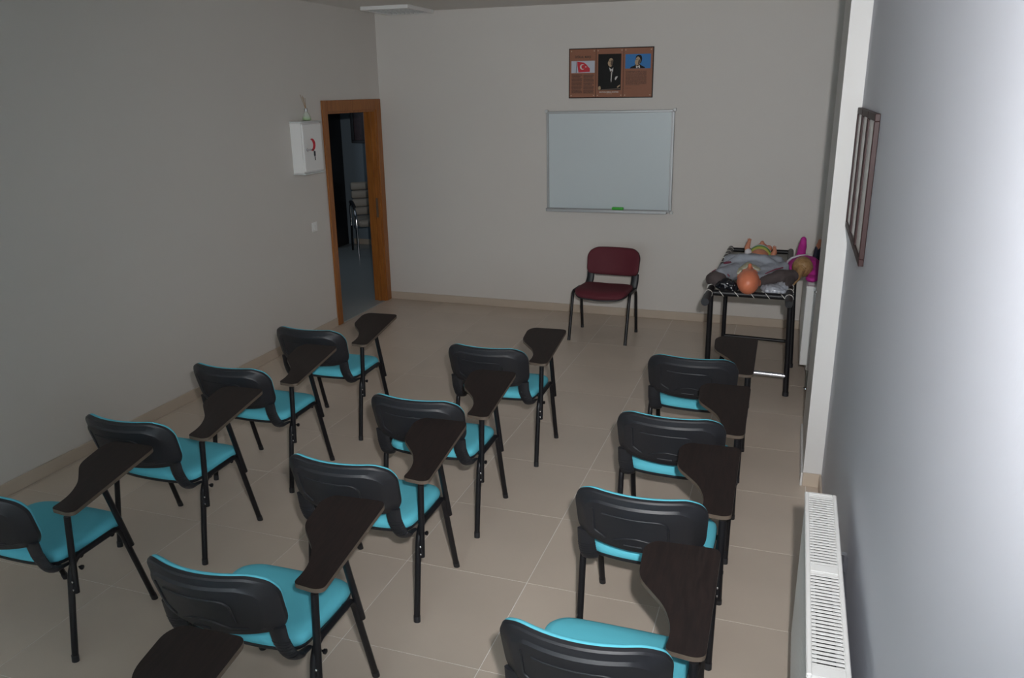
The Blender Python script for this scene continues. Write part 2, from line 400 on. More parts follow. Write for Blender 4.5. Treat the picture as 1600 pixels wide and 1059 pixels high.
def make_chair(label, fabric, tablet=True, name='tablet_chair', group='tablet chairs in rows', cat='chair'):
    t = thing(name, label, cat, (0, 0, 0), 0, group)
    # side frames: each leg its own tube, the seat rail between
    for s in (-1, 1):
        x = s*LX
        rear = fillet([(x, 0, 0.012), (x, 0.052, 0.37), (x, 0.085, 0.422), (x, 0.16, 0.424)], .05)
        l = obj('leg', TB(rear, 0.0135, ry=0.012), M['frame'], t, smooth=40)
        obj('foot_cap', TB([(x, -.0005, 0), (x, .0015, 0.028)], 0.0150, ry=0.0135), M['black'], l, smooth=40)
        front = fillet([(x, 0.432, 0.012), (x, 0.322, 0.39), (x, 0.30, 0.428), (x, 0.16, 0.424)], .04)
        l = obj('leg', TB(front, 0.0135, ry=0.012), M['frame'], t, smooth=40)
        obj('foot_cap', TB([(x, .4355, 0), (x, .4275, 0.028)], 0.0150, ry=0.0135), M['black'], l, smooth=40)
        # ribbed bracket carrying the backrest, and its bolt knob
        xb = s*0.204
        bmk = bmesh.new()
        a0 = Vector(arc_back(xb, -.100, .006))
        path = fillet([a0, a0 + Vector((0, .012, -.075)), (xb*1.06, 0.005, 0.396), (xb*1.12, 0.075, 0.394)], .05, 6)
        rr = [.034]*len(path); rr[-1] = .017; rr[-2] = .024; rr[-3] = .031
        tube(bmk, path, rr, seg=12, ry=0.0135)
        for k in range(3, 10):
            tube(bmk, [path[k], path[k] + (path[k+1]-path[k])*0.4], 0.0355, seg=12, ry=0.0150)
        obj('back_bracket', bmk, M['black'], t, smooth=50)
        if s > 0 and tablet:
            obj('bolt_knob', lathe(bmesh.new(), [(.004, 0), (.004, .008), (.009, .009), (.010, .017), (.006, .020)], (x+.008, 0.088, 0.378), 10, 'x'), M['frame'], t, smooth=40)
    bm = bmesh.new()
    tube(bm, [(-LX, 0.275, 0.415), (LX, 0.275, 0.415)], 0.011)
    obj('cross_bar', bm, M['frame'], t, smooth=40)
    bm = bmesh.new(); tube(bm, [(-LX, 0.115, 0.412), (LX, 0.115, 0.412)], 0.011)
    obj('cross_bar', bm, M['frame'], t, smooth=40)
    # seat
    so = subdiv(round_poly([(-.228, .030), (-.12, .010), (.12, .010), (.228, .030), (.240, .20), (.238, .34), (.19, .405), (.0, .425), (-.19, .405), (-.238, .34), (-.240, .20)],
                    [.05, .08, .08, .05, .1, .06, .06, .2, .06, .06, .1], 4), .035)
    dz = lambda u, v: -0.010*math.cos(min(1, abs(u)/.24)*PI/2)*max(0, math.sin(PI*(v+.03)/.46)) - (0.030*max(0, (v-.30)/.125)**2) + 0.004*abs(u/.24)
    fz = lambda u, v, d: (u, v, 0.388 + d + dz(u, v))
    obj('seat_shell', pad(bmesh.new(), so, [(.03, .008), (.006, .012), (0, .018), (0, .026), (.004, .028)], fz, center=(0, .19)), M['black'], t, smooth=50)
    obj('seat', pad(bmesh.new(), so, [(.004, .026), (.001, .032), (.0, .042), (.004, .054), (.014, .064), (.034, .070), (.07, .072)], fz, center=(0, .19)), fabric, t, smooth=60)
    # backrest: black shell with a raised field and embossed lines, padded front
    sh_ = obj('backrest', pad(bmesh.new(), BK, [(.006, .018), (0, .016), (.0, .003), (.005, -.003), (.030, -.009), (.038, -.017), (.052, -.018)], arc_back), M['black'], t, smooth=28)
    bm = bmesh.new()
    ridge(bm, [(-.125, .045), (.09, .045), (.112, .025), (.112, -.055)])
    ridge(bm, [(-.160, .058), (-.160, -.052), (-.115, -.075)])
    ridge(bm, [(-.085, -.078), (-.045, -.056), (0.0, -.048), (.045, -.056), (.085, -.078), (.145, -.080)])
    ridge(bm, [(-.045, -.090), (.02, -.090)])
    obj('embossed_line', bm, M['black'], sh_, smooth=60)
    obj('back_cushion', pad(bmesh.new(), BK, [(.008, .015), (.003, .019), (.003, .025), (.007, .032), (.018, .038), (.04, .041), (.08, .042)], arc_back), fabric, t, smooth=60)
    if tablet:
        # sloping writing tablet and its two posts clamped to the right-hand legs
        ox, oy, oz, sl = LX+0.042, 0.085, 0.626, 0.175
        fn = lambda u, v, d: (ox+u, oy+v, oz+sl*v+d)
        raw = [(0, 0.0), (0, .448), (-.218, .44), (-.248, .40), (-.240, .262), (-.185, .205), (-.138, .155), (-.112, .09), (-.108, .045), (-.116, -.004), (-.03, -.012)]
        ol = round_poly(raw, [.03, .034, .05, .05, .05, .06, .05, .05, .03, .022, .03], 5)
        tb = obj('writing_tablet', prism(bmesh.new(), ol, -.0155, .0, mi_side=1, fn=fn), [M['wenge'], M['edge']], t)
        xp = LX+0.012
        zr = oz+sl*(.07-oy)-.016
        ps = obj('tablet_post', TB([(xp, .052, .285), (xp, .075, zr)], .0135, ry=.012), M['frame'], t, smooth=40)
        for z in (.302, .336):
            obj('screw', lathe(bmesh.new(), [(.0052, -.001), (.0052, .0022), (.003, .0034)], (0, 0, 0), 8, 'y'), M['screw'], ps).matrix_local = Matrix.Translation((xp-.001, .0395+.0023*(z-.285)/.03, z)) @ Matrix.Rotation(PI, 4, 'Z')
        zf = oz+sl*(.255-oy)-.016
        obj('tablet_post', TB([(xp, .348, .325), (xp, .258, zf)], .0135, ry=.012), M['frame'], t, smooth=40)
    return t

rows = [
 # right-leg x, rear-foot y, label
 (-2.507, 4.21, 'teal tablet chair farthest along the left wall, nearest to the open doorway'),
 (-2.528, 3.46, 'teal tablet chair in the left row, second one behind the doorway'),
 (-2.513, 2.708, 'teal tablet chair in the left row, third one behind the doorway'),
 (-2.545, 1.975, 'teal tablet chair nearest in the left row, its back cut by the left frame edge'),
 (-1.312, 4.186, 'teal tablet chair at the front of the middle row, nearest to the maroon chair'),
 (-1.358, 3.331, 'teal tablet chair in the middle row, second back from the maroon chair'),
 (-1.355, 2.623, 'teal tablet chair in the middle row, third back from the maroon chair'),
 (-1.362, 1.835, 'teal tablet chair in the middle row, fourth back from the maroon chair'),
 (-1.372, 1.02, 'chair of which only the dark writing tablet shows at the bottom left edge'),
 (-0.163, 4.33, 'teal tablet chair at the front of the right row, directly before the stretcher table'),
 (-0.157, 3.47, 'teal tablet chair in the right row, second back from the stretcher table'),
 (-0.156, 2.705, 'teal tablet chair in the right row, third back from the stretcher table'),
 (-0.163, 1.88, 'teal tablet chair nearest in the right row, beside the radiator, cut by the bottom edge'),
]
proto = make_chair(rows[0][2], M['teal'])
for i, (x, y, lab) in enumerate(rows):
    if i == 0: proto.location = (x-LX, y, 0)
    else: dup(proto, (x-LX, y, 0), lab)
rc = make_chair('maroon padded chair without tablet facing the room below the whiteboard', M['maroon'], False, 'padded_chair', None)
rc.location = (-1.518, 7.13, 0); rc.rotation_euler = (0, 0, PI-0.035)

# ------------------------------------------------------------------ whiteboard, eraser, markers
wb = thing('whiteboard', 'blank white dry-wipe board in an aluminium frame on the back wall', 'whiteboard', (-1.667, YB-.001, 1.495))
wb.rotation_euler = (0, math.radians(-0.5), 0)
hw, hh, fw = 0.605, 0.465, 0.022
obj('writing_surface', B(-hw+.01, hw-.03, -.016, -.006, -hh+.01, hh-.01), M['board'], wb)
obj('backing', B(-hw+.008, hw-.008, -.007, -.0, -hh+.008, hh-.008), M['alu'], wb)
for q in ((-hw, hw, hh-fw, hh), (-hw, hw, -hh, -hh+fw), (-hw, -hw+fw, -hh, hh), (hw-fw, hw, -hh, hh)):
    obj('frame_bar', B(q[0], q[1], -.022, -.001, q[2], q[3], bev=.003), M['alu'], wb)
for sx in (-1, 1):
    for sz in (-1, 1):
        obj('corner_cap', B(sx*hw-.015+(-.0 if sx > 0 else .0), sx*hw+.015, -.026, -.0005, sz*hh-.015, sz*hh+.015, bev=.004), M['louv'], wb)
bm = bmesh.new(); box(bm, -hw+.005, hw-.035, -.075, -.02, -hh-.004, -hh+.002); box(bm, -hw+.005, hw-.035, -.080, -.070, -hh-.008, -hh+.022, bev=.003)
obj('pen_tray', bm, M['alu'], wb)
e = thing('board_eraser', 'small green board eraser lying on the whiteboard tray', 'eraser', (-1.56, 7.60, 1.0335))
obj('grip', B(-.055, .055, -.020, .020, .018, .042, bev=.008, seg=3), M['green'], e, smooth=40)
obj('felt_pad', B(-.052, .052, -.018, .018, 0, .0185, bev=.002), mat('dark_green_felt', (.03, .2, .03), .9), e)
for k, (mx, lab) in enumerate(((-2.14, 'black capped marker lying at the left end of the board tray'), (-2.02, 'white barrelled marker on the board tray, right of the black one'))):
    mk = thing('whiteboard_marker', lab, 'marker', (mx, 7.598, 1.0285 - .0008 + .0 + (0 if k else -.0)), 0)
    mk.location.z = 1.0385
    obj('barrel', lathe(bmesh.new(), [(.004, -.05), (.0075, -.045), (.0075, .02)], (0, 0, 0), 10, 'x'), M['white'] if k else M['marker'], mk, smooth=40)
    obj('cap', lathe(bmesh.new(), [(.0085, .02), (.0085, .055), (.006, .06)], (0, 0, 0), 10, 'x'), M['marker'], mk, smooth=40)

# ------------------------------------------------------------------ poster triptych
po = thing('wall_poster', 'brown three-panel board with flag, portraits and text above the whiteboard', 'poster', (-1.667, YB-.001, 2.29))
pw, ph = 0.392, 0.219
RZ = (PI/2, 0, 0)
obj('backing_board', B(-pw, pw, -.012, 0, -ph, ph), M['pblack'], po)
def flat(name, u0, u1, v0, v1, m, parent=po, y=-.0135, th=.0015):
    return obj(name, B(u0, u1, y, y+th, v0, v1), m, parent)
def shape(name, pts, m, y, parent, rad=0.0, th=.0012, seg=4):
    ol = round_poly(pts, rad, seg) if rad else pts
    return obj(name, prism(bmesh.new(), ol, 0, th, fn=lambda u, v, d: (u, y-d, v)), m, parent)
panels = []
for k, (a, b) in enumerate(((-.384, -.137), (-.133, .118), (.122, .384))):
    p = flat('panel', a, b, -.211, .211, M['pbrown']); panels.append(p)
    for cu in (a+.016, b-.016):
        for cv in (-.195, .195):
            obj('clip', lathe(bmesh.new(), [(.006, 0), (.006, -.003), (.003, -.004)], (cu, -.0135, cv), 8, 'y'), M['pclip'], p, smooth=40)
p0, p1, p2 = panels
Y1 = -.0136
# left panel: flag picture and two columns of verse
shape('flag_picture', [(-.368, .005), (-.147, .005), (-.147, .110), (-.368, .110)], M['pwhite'], Y1, p0)
shape('flag_pole', [(-.325, .006), (-.320, .006), (-.315, .108), (-.318, .108)], M['ink'], Y1-.0012, p0)
shape('flag_cloth', [(-.300, .010), (-.192, .014), (-.193, .045), (-.207, .056), (-.225, .078), (-.250, .096), (-.312, .105), (-.311, .070)], M['red'], Y1-.0012, p0)
def crescent(name, cx, cz, R, r, off, m, y, parent, n=22, ang=0, th=.0008):
    a = math.acos(max(-1, min(1, (R*R+off*off-r*r)/(2*R*off))))
    outer = [(cx+R*math.cos(t), cz+R*math.sin(t)) for t in [a+(2*PI-2*a)*k/n for k in range(n+1)]]
    b = math.atan2(R*math.sin(a), R*math.cos(a)-off)
    inner = [(cx+off+r*math.cos(t), cz+r*math.sin(t)) for t in [(2*PI-b)+(2*b-2*PI)*k/n for k in range(1, n)]]
    pts = outer+inner
    if ang: pts = [(cx+(u-cx)*math.cos(ang)-(v-cz)*math.sin(ang), cz+(u-cx)*math.sin(ang)+(v-cz)*math.cos(ang)) for u, v in pts]
    return shape(name, pts, m, y, parent, th=th)
crescent('flag_crescent', -.262, .058, .024, .0185, .008, M['pshirt'], Y1-.0025, p0)
shape('flag_star', [(-.231+(.0095 if k % 2 == 0 else .004)*math.cos(PI+k*PI/5), .058+(.0095 if k % 2 == 0 else .004)*math.sin(PI+k*PI/5)) for k in range(10)], M['pshirt'], Y1-.0025, p0, th=.0008)
text_mesh('İSTİKLAL  MARŞI', .026, M['ink'], 'title_text', p0, (-.335, Y1-.0006, .135), RZ, width=.150, off=.0006)
V1 = ["Korkma, sönmez bu şafaklarda yüzen al sancak;\nSönmeden yurdumun üstünde tüten en son ocak.\nO benim milletimin yıldızıdır, parlayacak;\nO benimdir, o benim milletimindir ancak.",
      "Çatma, kurban olayım, çehreni ey nazlı hilâl!\nKahraman ırkıma bir gül! Ne bu şiddet, bu celâl?\nSana olmaz dökülen kanlarımız sonra helâl;\nHakkıdır, Hakk'a tapan, milletimin istiklâl.",
      "Ben ezelden beridir hür yaşadım, hür yaşarım.\nHangi çılgın bana zincir vuracakmış? Şaşarım!\nKükremiş sel gibiyim, bendimi çiğner, aşarım.\nYırtarım dağları, enginlere sığmam, taşarım.",
      "Garbın âfâkını sarmışsa çelik zırhlı duvar,\nBenim iman dolu göğsüm gibi serhaddim var.\nUlusun, korkma! Nasıl böyle bir imanı boğar,\n'Medeniyyet!' dediğin tek dişi kalmış canavar?",
      "Arkadaş! Yurduma alçakları uğratma, sakın.\nSiper et gövdeni, dursun bu hayâsızca akın.\nDoğacaktır sana va'dettiği günler Hakk'ın...\nKim bilir, belki yarın, belki yarından da yakın."]
for col in (0, 1):
    for k in range(5):
        text_mesh(V1[(k*2+col) % 5], .0098, M['ink'], 'verse_text', p0, (-.364+col*.112, Y1-.0003, -.012-.0345*k-.003*(col)), RZ, width=.100, ex=.0002, spacing=.78, off=.0003)
# middle panel: portrait photograph
shape('portrait_photo', [(-.114, -.150), (.098, -.150), (.098, .165), (-.114, .165)], M['pphoto'], Y1, p1)
shape('face', [(-.020, .065), (-.002, .052), (.012, .058), (.022, .085), (.024, .115), (.012, .128), (-.008, .126), (-.018, .105), (-.026, .088)], M['pface'], Y1-.0012, p1, .008)
shape('face_shadow', [(.006, .060), (.018, .068), (.024, .100), (.014, .118), (.004, .100), (.000, .080)], M['pshade'], Y1-.0024, p1, .006, th=.0006)
shape('brow_shadow', [(-.017, .098), (.006, .101), (.006, .106), (-.017, .104)], M['pshade'], Y1-.0024, p1, th=.0006)
shape('collar', [(-.012, .048), (.012, .030), (.026, .048), (.024, .010), (.010, .018), (-.002, .014)], M['pshirt'], Y1-.0012, p1)
shape('necktie', [(.004, .020), (.016, .020), (.014, -.070), (.006, -.075)], M['ptie'], Y1-.0024, p1, th=.0006)
shape('shirt_front', [(.012, .010), (.018, .012), (.010, -.085), (.004, -.060)], M['pshirt'], Y1-.0026, p1, th=.0006)
shape('pocket_square', [(.046, -.065), (.060, -.050), (.072, -.028), (.050, -.032), (.042, -.050)], M['pshirt'], Y1-.0012, p1, .006)
shape('hand', [(-.112, -.146), (-.088, -.146), (-.088, -.122), (-.096, -.112), (-.110, -.118)], M['pface'], Y1-.0012, p1, .005)
shape('hand', [(.062, -.124), (.074, -.112), (.094, -.102), (.090, -.116), (.070, -.130)], M['pface'], Y1-.0012, p1, .004)
shape('table_edge', [(-.080, -.142), (.096, -.136), (.096, -.140), (-.080, -.147)], M['ptie'], Y1-.0012, p1)
text_mesh('MUSTAFA KEMAL ATATÜRK', .016, M['pshirt'], 'caption_text', p1, (-.100, Y1-.0004, -.172), RZ, width=.180, off=.0004)
text_mesh('1881-1938', .011, M['pclip'], 'caption_text', p1, (-.038, Y1-.0004, -.186), RZ, width=.052)
# right panel: smaller portrait on blue, block of text
shape('portrait_photo', [(.136, .035), (.366, .035), (.366, .158), (.136, .158)], M['pblue'], Y1, p2)
shape('suit', [(.178, .036), (.318, .036), (.310, .048), (.278, .062), (.270, .072), (.228, .072), (.220, .060), (.190, .050)], M['pphoto'], Y1-.0012, p2)
shape('hair', [(.226, .090), (.232, .140), (.252, .152), (.280, .148), (.290, .120), (.282, .085), (.262, .070)], M['pphoto'], Y1-.0014, p2, .012)
shape('face', [(.222, .088), (.230, .066), (.248, .058), (.266, .068), (.274, .098), (.268, .125), (.252, .138), (.236, .128), (.228, .106)], M['pface'], Y1-.0028, p2, .01, th=.0006)
shape('face_shadow', [(.252, .064), (.266, .072), (.272, .100), (.262, .118), (.254, .095)], M['pshade'], Y1-.0036, p2, .007, th=.0005)
shape('brow_shadow', [(.232, .108), (.250, .112), (.250, .117), (.232, .114)], M['pshade'], Y1-.0036, p2, th=.0005)
shape('collar', [(.234, .062), (.246, .052), (.268, .062), (.272, .040), (.262, .036), (.254, .052), (.246, .036), (.236, .040)], M['pshirt'], Y1-.0036, p2, th=.0005)
AD = ["Ey Türk gençliği! Birinci vazifen, Türk istiklâlini, Türk cumhuriyetini,", "ilelebet, muhafaza ve müdafaa etmektir. Mevcudiyetinin ve istikbalinin", "yegâne temeli budur. Bu temel, senin, en kıymetli hazinendir. İstikbalde dahi,",
      "seni, bu hazineden, mahrum etmek isteyecek, dahilî ve haricî, bedhahların", "olacaktır. Bir gün, istiklâl ve cumhuriyeti müdafaa mecburiyetine düşersen,", "vazifeye atılmak için, içinde bulunacağın vaziyetin imkân ve şeraitini",
      "düşünmeyeceksin! Bu imkân ve şerait, çok nâmüsait bir mahiyette tezahür", "edebilir. İstiklâl ve cumhuriyetine kastedecek düşmanlar, bütün dünyada", "emsali görülmemiş bir galibiyetin mümessili olabilirler. Cebren ve hile ile",
      "aziz vatanın, bütün kaleleri zaptedilmiş, bütün tersanelerine girilmiş,", "bütün orduları dağıtılmış ve memleketin her köşesi bilfiil işgal edilmiş", "olabilir. Bütün bu şeraitten daha elîm ve daha vahim olmak üzere,"]
for k, s in enumerate(AD):
    text_mesh(s, .0092, M['ink'], 'speech_text', p2, (.142, Y1-.0003, .008-.0098*k), RZ, width=.190, ex=.0002, off=.0003)
text_mesh("Muhtaç olduğun kudret, damarlarındaki", .0092, M['ink'], 'speech_text', p2, (.142, Y1-.0003, .008-.0098*12), RZ, width=.130, ex=.0002)
text_mesh("asil kanda, mevcuttur!", .0092, M['ink'], 'speech_text', p2, (.142, Y1-.0003, -.137), RZ, width=.055, ex=.0002)

# ------------------------------------------------------------------ first-aid cabinet, diffuser, switch (left wall)
fa = thing('first_aid_cabinet', 'white first-aid cabinet with red crescent and key, beside the door frame', 'cabinet', (XL+.001, 6.02, 1.495))
obj('cabinet_body', B(0, .105, 0, .295, 0, .415, bev=.003), M['white'], fa)
dr = obj('door', B(.1055, .122, .004, .291, .012, .405, bev=.004), M['white'], fa)
obj('cabinet_lip', B(0, .125, -.004, .299, .4155, .428, bev=.003), M['louv'], fa)
obj('cabinet_lip', B(0, .125, -.004, .299, -.013, -.0005, bev=.003), M['louv'], fa)
# red crescent, open towards the left of the door
def cres_x(cy, cz, R, r, off):
    a = math.acos((R*R+off*off-r*r)/(2*R*off)); n = 20
    outer = [(cy-R*math.cos(t), cz+R*math.sin(t)) for t in [a+(2*PI-2*a)*k/n for k in range(n+1)]]
    b = math.atan2(R*math.sin(a), R*math.cos(a)-off)
    inner = [(cy-off-r*math.cos(t), cz+r*math.sin(t)) for t in [(2*PI-b)+(2*b-2*PI)*k/n for k in range(1, n)]]
    return outer+inner
obj('red_crescent', prism(bmesh.new(), cres_x(.130, .232, .052, .046, .030), 0, .0012, fn=lambda u, v, dd: (.122+dd, u, v)), M['red'], dr)
lk = obj('lock', lathe(bmesh.new(), [(.015, 0), (.015, .008), (.010, .010), (.010, .022), (.006, .024)], (.122, .045, .195), 12, 'x'), M['chrome'], dr, smooth=40)
ky = obj('key', B(.140, .168, .042, .048, .186, .204, bev=.002), M['chrome'], dr)
bm = bmesh.new(); box(bm, .150, .158, .100, .122, .14, .182, bev=.003); tube(bm, [(.155, .048, .196), (.158, .08, .198), (.155, .108, .175)], .003, seg=6); tube(bm, [(.154, .111, .14), (.154, .113, .105)], .004, seg=6)
obj('key_tag', bm, M['marker'], dr)
df = thing('reed_diffuser', 'small glass reed diffuser with green oil standing on the first-aid cabinet', 'diffuser', (XL+.06, 6.20, 1.924))
obj('oil', lathe(bmesh.new(), [(.028, .003), (.036, .008), (.034, .022), (.030, .026)], (0, 0, 0), 14), M['oil'], df, smooth=50)
obj('bottle', lathe(bmesh.new(), [(.030, 0), (.039, .006), (.037, .026), (.026, .055), (.013, .072), (.012, .08)], (0, 0, 0), 14), M['glass'], df, smooth=50)
obj('cap', lathe(bmesh.new(), [(.014, .076), (.014, .10), (.011, .102)], (0, 0, 0), 12), M['alu'], df, smooth=40)
for k, (a, b) in enumerate(((-.012, -.035), (.004, -.05), (-.003, -.02), (.010, -.03))):
    obj('reed', TB([(0, 0, .09), (a*2, b*1.0, .215-.01*k)], .0018, seg=5), M['reed'], df)
sw = thing('light_switch', 'white rocker light switch on the left wall below the first-aid cabinet', 'switch', (XL+.0005, 6.225, .955))
obj('plate', B(0, .008, 0, .08, 0, .085, bev=.003), M['white'], sw)
obj('rocker', B(.008, .013, .018, .062, .018, .067, bev=.002), M['white'], sw)

# ------------------------------------------------------------------ ceiling light in the far left corner
cl = thing('ceiling_light', 'square louvred ceiling light, switched off, in the far left corner', 'light', (-3.86, 7.02, ZC-.032))
obj('housing', B(0, .48, 0, .56, .012, .0315, bev=.003), M['white'], cl)
for q in ((0, .48, 0, .03), (0, .48, .53, .56), (0, .03, .03, .53), (.45, .48, .03, .53)):
    obj('frame_bar', B(q[0], q[1], q[2], q[3], 0, .0118, bev=.002), M['white'], cl)
for k in range(9):
    obj('louvre', B(.055+.046*k, .061+.046*k, .035, .525, .001, .0115), M['louv'], cl)
for k in range(3):
    obj('louvre', B(.03, .45, .14+.14*k, .146+.14*k, .0015, .011), M['louv'], cl)

# ------------------------------------------------------------------ radiators
def radiator(name, label, x0, x1, y0, y1, z0, z1, band=True, nearcap=True):
    t = thing(name, label, 'radiator', ((x0+x1)/2, (y0+y1)/2, z0)); X0, X1 = x0-(x0+x1)/2, x1-(x0+x1)/2
    hl = (y1-y0)/2; h = z1-z0
    # ribbed front and back panels
    for s, xa in ((1, X0), (-1, X1)):
        bm = bmesh.new(); n = int(2*hl/0.034)
        prof = []
        for k in range(n+1):
            y = -hl+.012 + (2*hl-.024)*k/n
            for dy, dx in ((-.006, 0), (-.003, .006), (.003, .006), (.006, 0)) if 0 < k < n else ((0, 0),):
                prof.append((y+dy, xa+s*(.003+dx)))
        rows_ = []
        for z in (.02, h-.03):
            rows_.append([bm.verts.new((x, y, z)) for y, x in prof])
        rows_.append([bm.verts.new((xa+s*.028, y, h-.03)) for y, x in prof]); rows_.append([bm.verts.new((xa+s*.028, y, .02)) for y, x in prof])
        for r in range(4):
            for k in range(len(prof)-1):
                bm.faces.new((rows_[r][k], rows_[r][k+1], rows_[(r+1) % 4][k+1], rows_[(r+1) % 4][k]))
        bm.faces.new([r[0] for r in rows_]); bm.faces.new([r[-1] for r in rows_])
        obj('front_panel' if s > 0 else 'rear_panel', bm, M['rad'], t)
    obj('convector_fins', B(X0+.030, X1-.030, -hl+.02, hl-.02, .03, h-.030), M['raddark'], t)
    for s in (-1, 1):
        obj('side_cover', B(X0+.004, X1-.004, s*hl-(.010 if s > 0 else 0), s*hl+(0 if s > 0 else .010), 0.01, h-.011, bev=.003), M['rad'], t)
    for a, b in ((X0, X0+.014), (X1-.014, X1)):
        obj('grille_edge', B(a, b, -hl, hl, h-.016, h, bev=.003), M['rad'], t)
    obj('grille_end', B(X0+.014, X1-.014, -hl, -hl+.035, h-.012, h-.001), M['rad'], t)
    obj('grille_end', B(X0+.014, X1-.014, hl-.012, hl, h-.012, h-.001), M['rad'], t)
    n = int((2*hl-.05)/.0163); me = None
    for k in range(n):
        y = -hl+.043+(2*hl-.06)*k/(n-1)
        wide = band and n//2-1 <= k <= n//2
        if wide: continue
        if me is None:
            o = obj('grille_slat', B(X0+.014, X1-.014, -.0044, .0044, h-.0040, h-.0020), M['rad'], t); me = o.data; o.location = (0, y, 0)
        else: meshobj('grille_slat', me, t, (0, y, 0))
    if band:
        obj('grille_band', B(X0+.014, X1-.014, -.019, .019, h-.013, h-.001), M['rad'], t)
    obj('grille_spine', B(-.004, .004, -hl+.03, hl-.01, h-.0240, h-.0140), M['raddark'], t)
    for yy in (-hl*.6, hl*.6):
        for zz in (.1, h-.38): obj('wall_bracket', B(X1-.002, .285-(x0+x1)/2-.0005, yy-.015, yy+.015, zz, zz+.03), M['alu'], t)
    return t
r1 = radiator('radiator', 'white panel radiator with slotted top beside the nearest right-hand chair', .130, .234, 1.775, 2.755, .18, .785)
c = (r1.location.x, r1.location.y, r1.location.z)
bm = bmesh.new(); tube(bm, fillet([(.052, .18, .53), (.075, .18, .555), (.075, .18, .47), (.085, .18, .40)], .02), .007, seg=8)
tube(bm, [(.068, .18, .50), (.068, .18, .56)], .011, seg=8)
obj('bleed_valve', bm, M['chrome'], r1, smooth=40)
r2 = radiator('radiator', 'white panel radiator behind the stretcher table, partly hidden by the wall pier', .150, .256, 6.0, 7.25, .18, .785)
obj('vent_plug', lathe(bmesh.new(), [(.012, 0), (.012, -.006), (.008, -.010), (.008, -.016), (.005, -.017)], (.018, -.625, .565), 12, 'y'), M['chrome'], r2, smooth=40)
bm = bmesh.new(); tube(bm, [(.012, -.60, .0), (.012, -.60, -.175)], .008, seg=8)
obj('feed_pipe', bm, mat('grey_pipe', (.30, .29, .28), .4), r2, smooth=40)
obj('pipe_valve', lathe(bmesh.new(), [(.011, -.035), (.016, -.03), (.016, .004), (.012, .008)], (.012, -.60, .0), 12), M['white'], r2, smooth=40)
obj('pipe_collar', lathe(bmesh.new(), [(.022, -.179), (.020, -.172), (.010, -.170)], (.012, -.60, .0), 12), M['chrome'], r2, smooth=40)

# ------------------------------------------------------------------ three framed certificates on the right wall
ya = [(3.36, 3.755), (3.77, 4.165), (4.18, 4.385)]
ya = [(3.36, 3.70), (3.715, 4.045), (4.06, 4.385)]
labs = ['dark wooden picture frame on the right wall, nearest to the camera of the three', 'dark wooden picture frame on the right wall, middle one of the three', 'dark wooden picture frame on the right wall, closest to the pier of the three']
for (a, b), lab in zip(ya, labs):
    t = thing('picture_frame', lab, 'picture frame', (XR-.0005, (a+b)/2, 1.475), 0, 'framed certificates on the right wall'); h = (b-a)/2
    for q in ((-h, h, 0, .028), (-h, h, .547, .575), (-h, -h+.028, .028, .547), (h-.028, h, .028, .547)):
        obj('frame_bar', B(-.019, 0, q[0], q[1], q[2], q[3], bev=.002), M['dkframe'], t)
    obj('certificate', B(-.0115, -.002, -h+.02, h-.02, .02, .555), M['paper'], t)

# ------------------------------------------------------------------ stretcher table
tb = thing('stretcher_table', 'black tubular stretcher table laced with white cord, carrying the dolls', 'table', (-.235, 6.4, 0), 0)
zt = .765
RXL, RXR = -.265, .275     # rails, relative x
for x, s in ((RXL, 1), (RXR, 1)):
    r = obj('side_rail', TB([(x, -.90, zt), (x*(.96 if x > 0 else .93), 1.02, zt)], .025, seg=12), M['frame'], tb, smooth=40)
    obj('rail_grip', TB([(x, -.965 if x < 0 else -.80, zt-.004), (x, -.80 if x < 0 else -.62, zt-.002)], 0.0275, seg=12), M['black'], r, smooth=40)
obj('end_bar', TB([(RXL, -.65, zt-.010), (RXR, -.65, zt-.010)], .022, seg=12), M['frame'], tb, smooth=40)
obj('end_bar', TB([(RXL*.93, .98, zt-.002), (RXR*.96, .98, zt-.002)], .020, seg=12), M['frame'], tb, smooth=40)
for x, y, x2 in ((-.258, -.57, -.262), (.309, -.57, .285), (-.20, .10, -.205), (.335, .10, .305)):
    l = obj('leg', TB([(x, y, .01), (x2, y, zt-.025 if abs(x2) < .3 else zt-.03)], .0195 if y < 0 else .017, seg=12), M['frame'], tb, smooth=40)
    obj('foot_cap', TB([(x, y, 0), (x, y, .03)], .0225 if y < 0 else .02, seg=12), M['black'], l, smooth=40)
obj('leg_brace', TB([(-.258, -.57, .165), (.309, -.57, .152)], .017, seg=12), M['foil'], tb, smooth=40)
obj('leg_brace', TB([(-.20, .10, .222), (.335, .10, .212)], .014, seg=12), M['frame'], tb, smooth=40)
obj('leg_brace', TB([(RXL*.96, .10, zt-.03), (.305, .10, zt-.03)], .012, seg=10), M['frame'], tb, smooth=40)
def cloth(x0, x1, y0, y1, nx, ny, f, th=.004):
    bm = bmesh.new(); g = [[bm.verts.new((x0+(x1-x0)*i/nx, y0+(y1-y0)*j/ny, f(i/nx, j/ny))) for i in range(nx+1)] for j in range(ny+1)]
    for j in range(ny):
        for i in range(nx): bm.faces.new((g[j][i], g[j][i+1], g[j+1][i+1], g[j+1][i]))
    bmesh.ops.solidify(bm, geom=bm.faces[:], thickness=-th); return bm
obj('canvas', cloth(RXL+.03, RXR-.035, -.585, .95, 8, 20, lambda u, v: zt-.014-.010*math.sin(PI*u)), M['canvas'], tb, smooth=60)
obj('canvas_hem', B(RXL+.028, RXL+.07, -.30, .60, zt-.012, zt-.006), mat('printed_tape', (.55, .54, .47), .8, var=.6, vscale=60), tb)
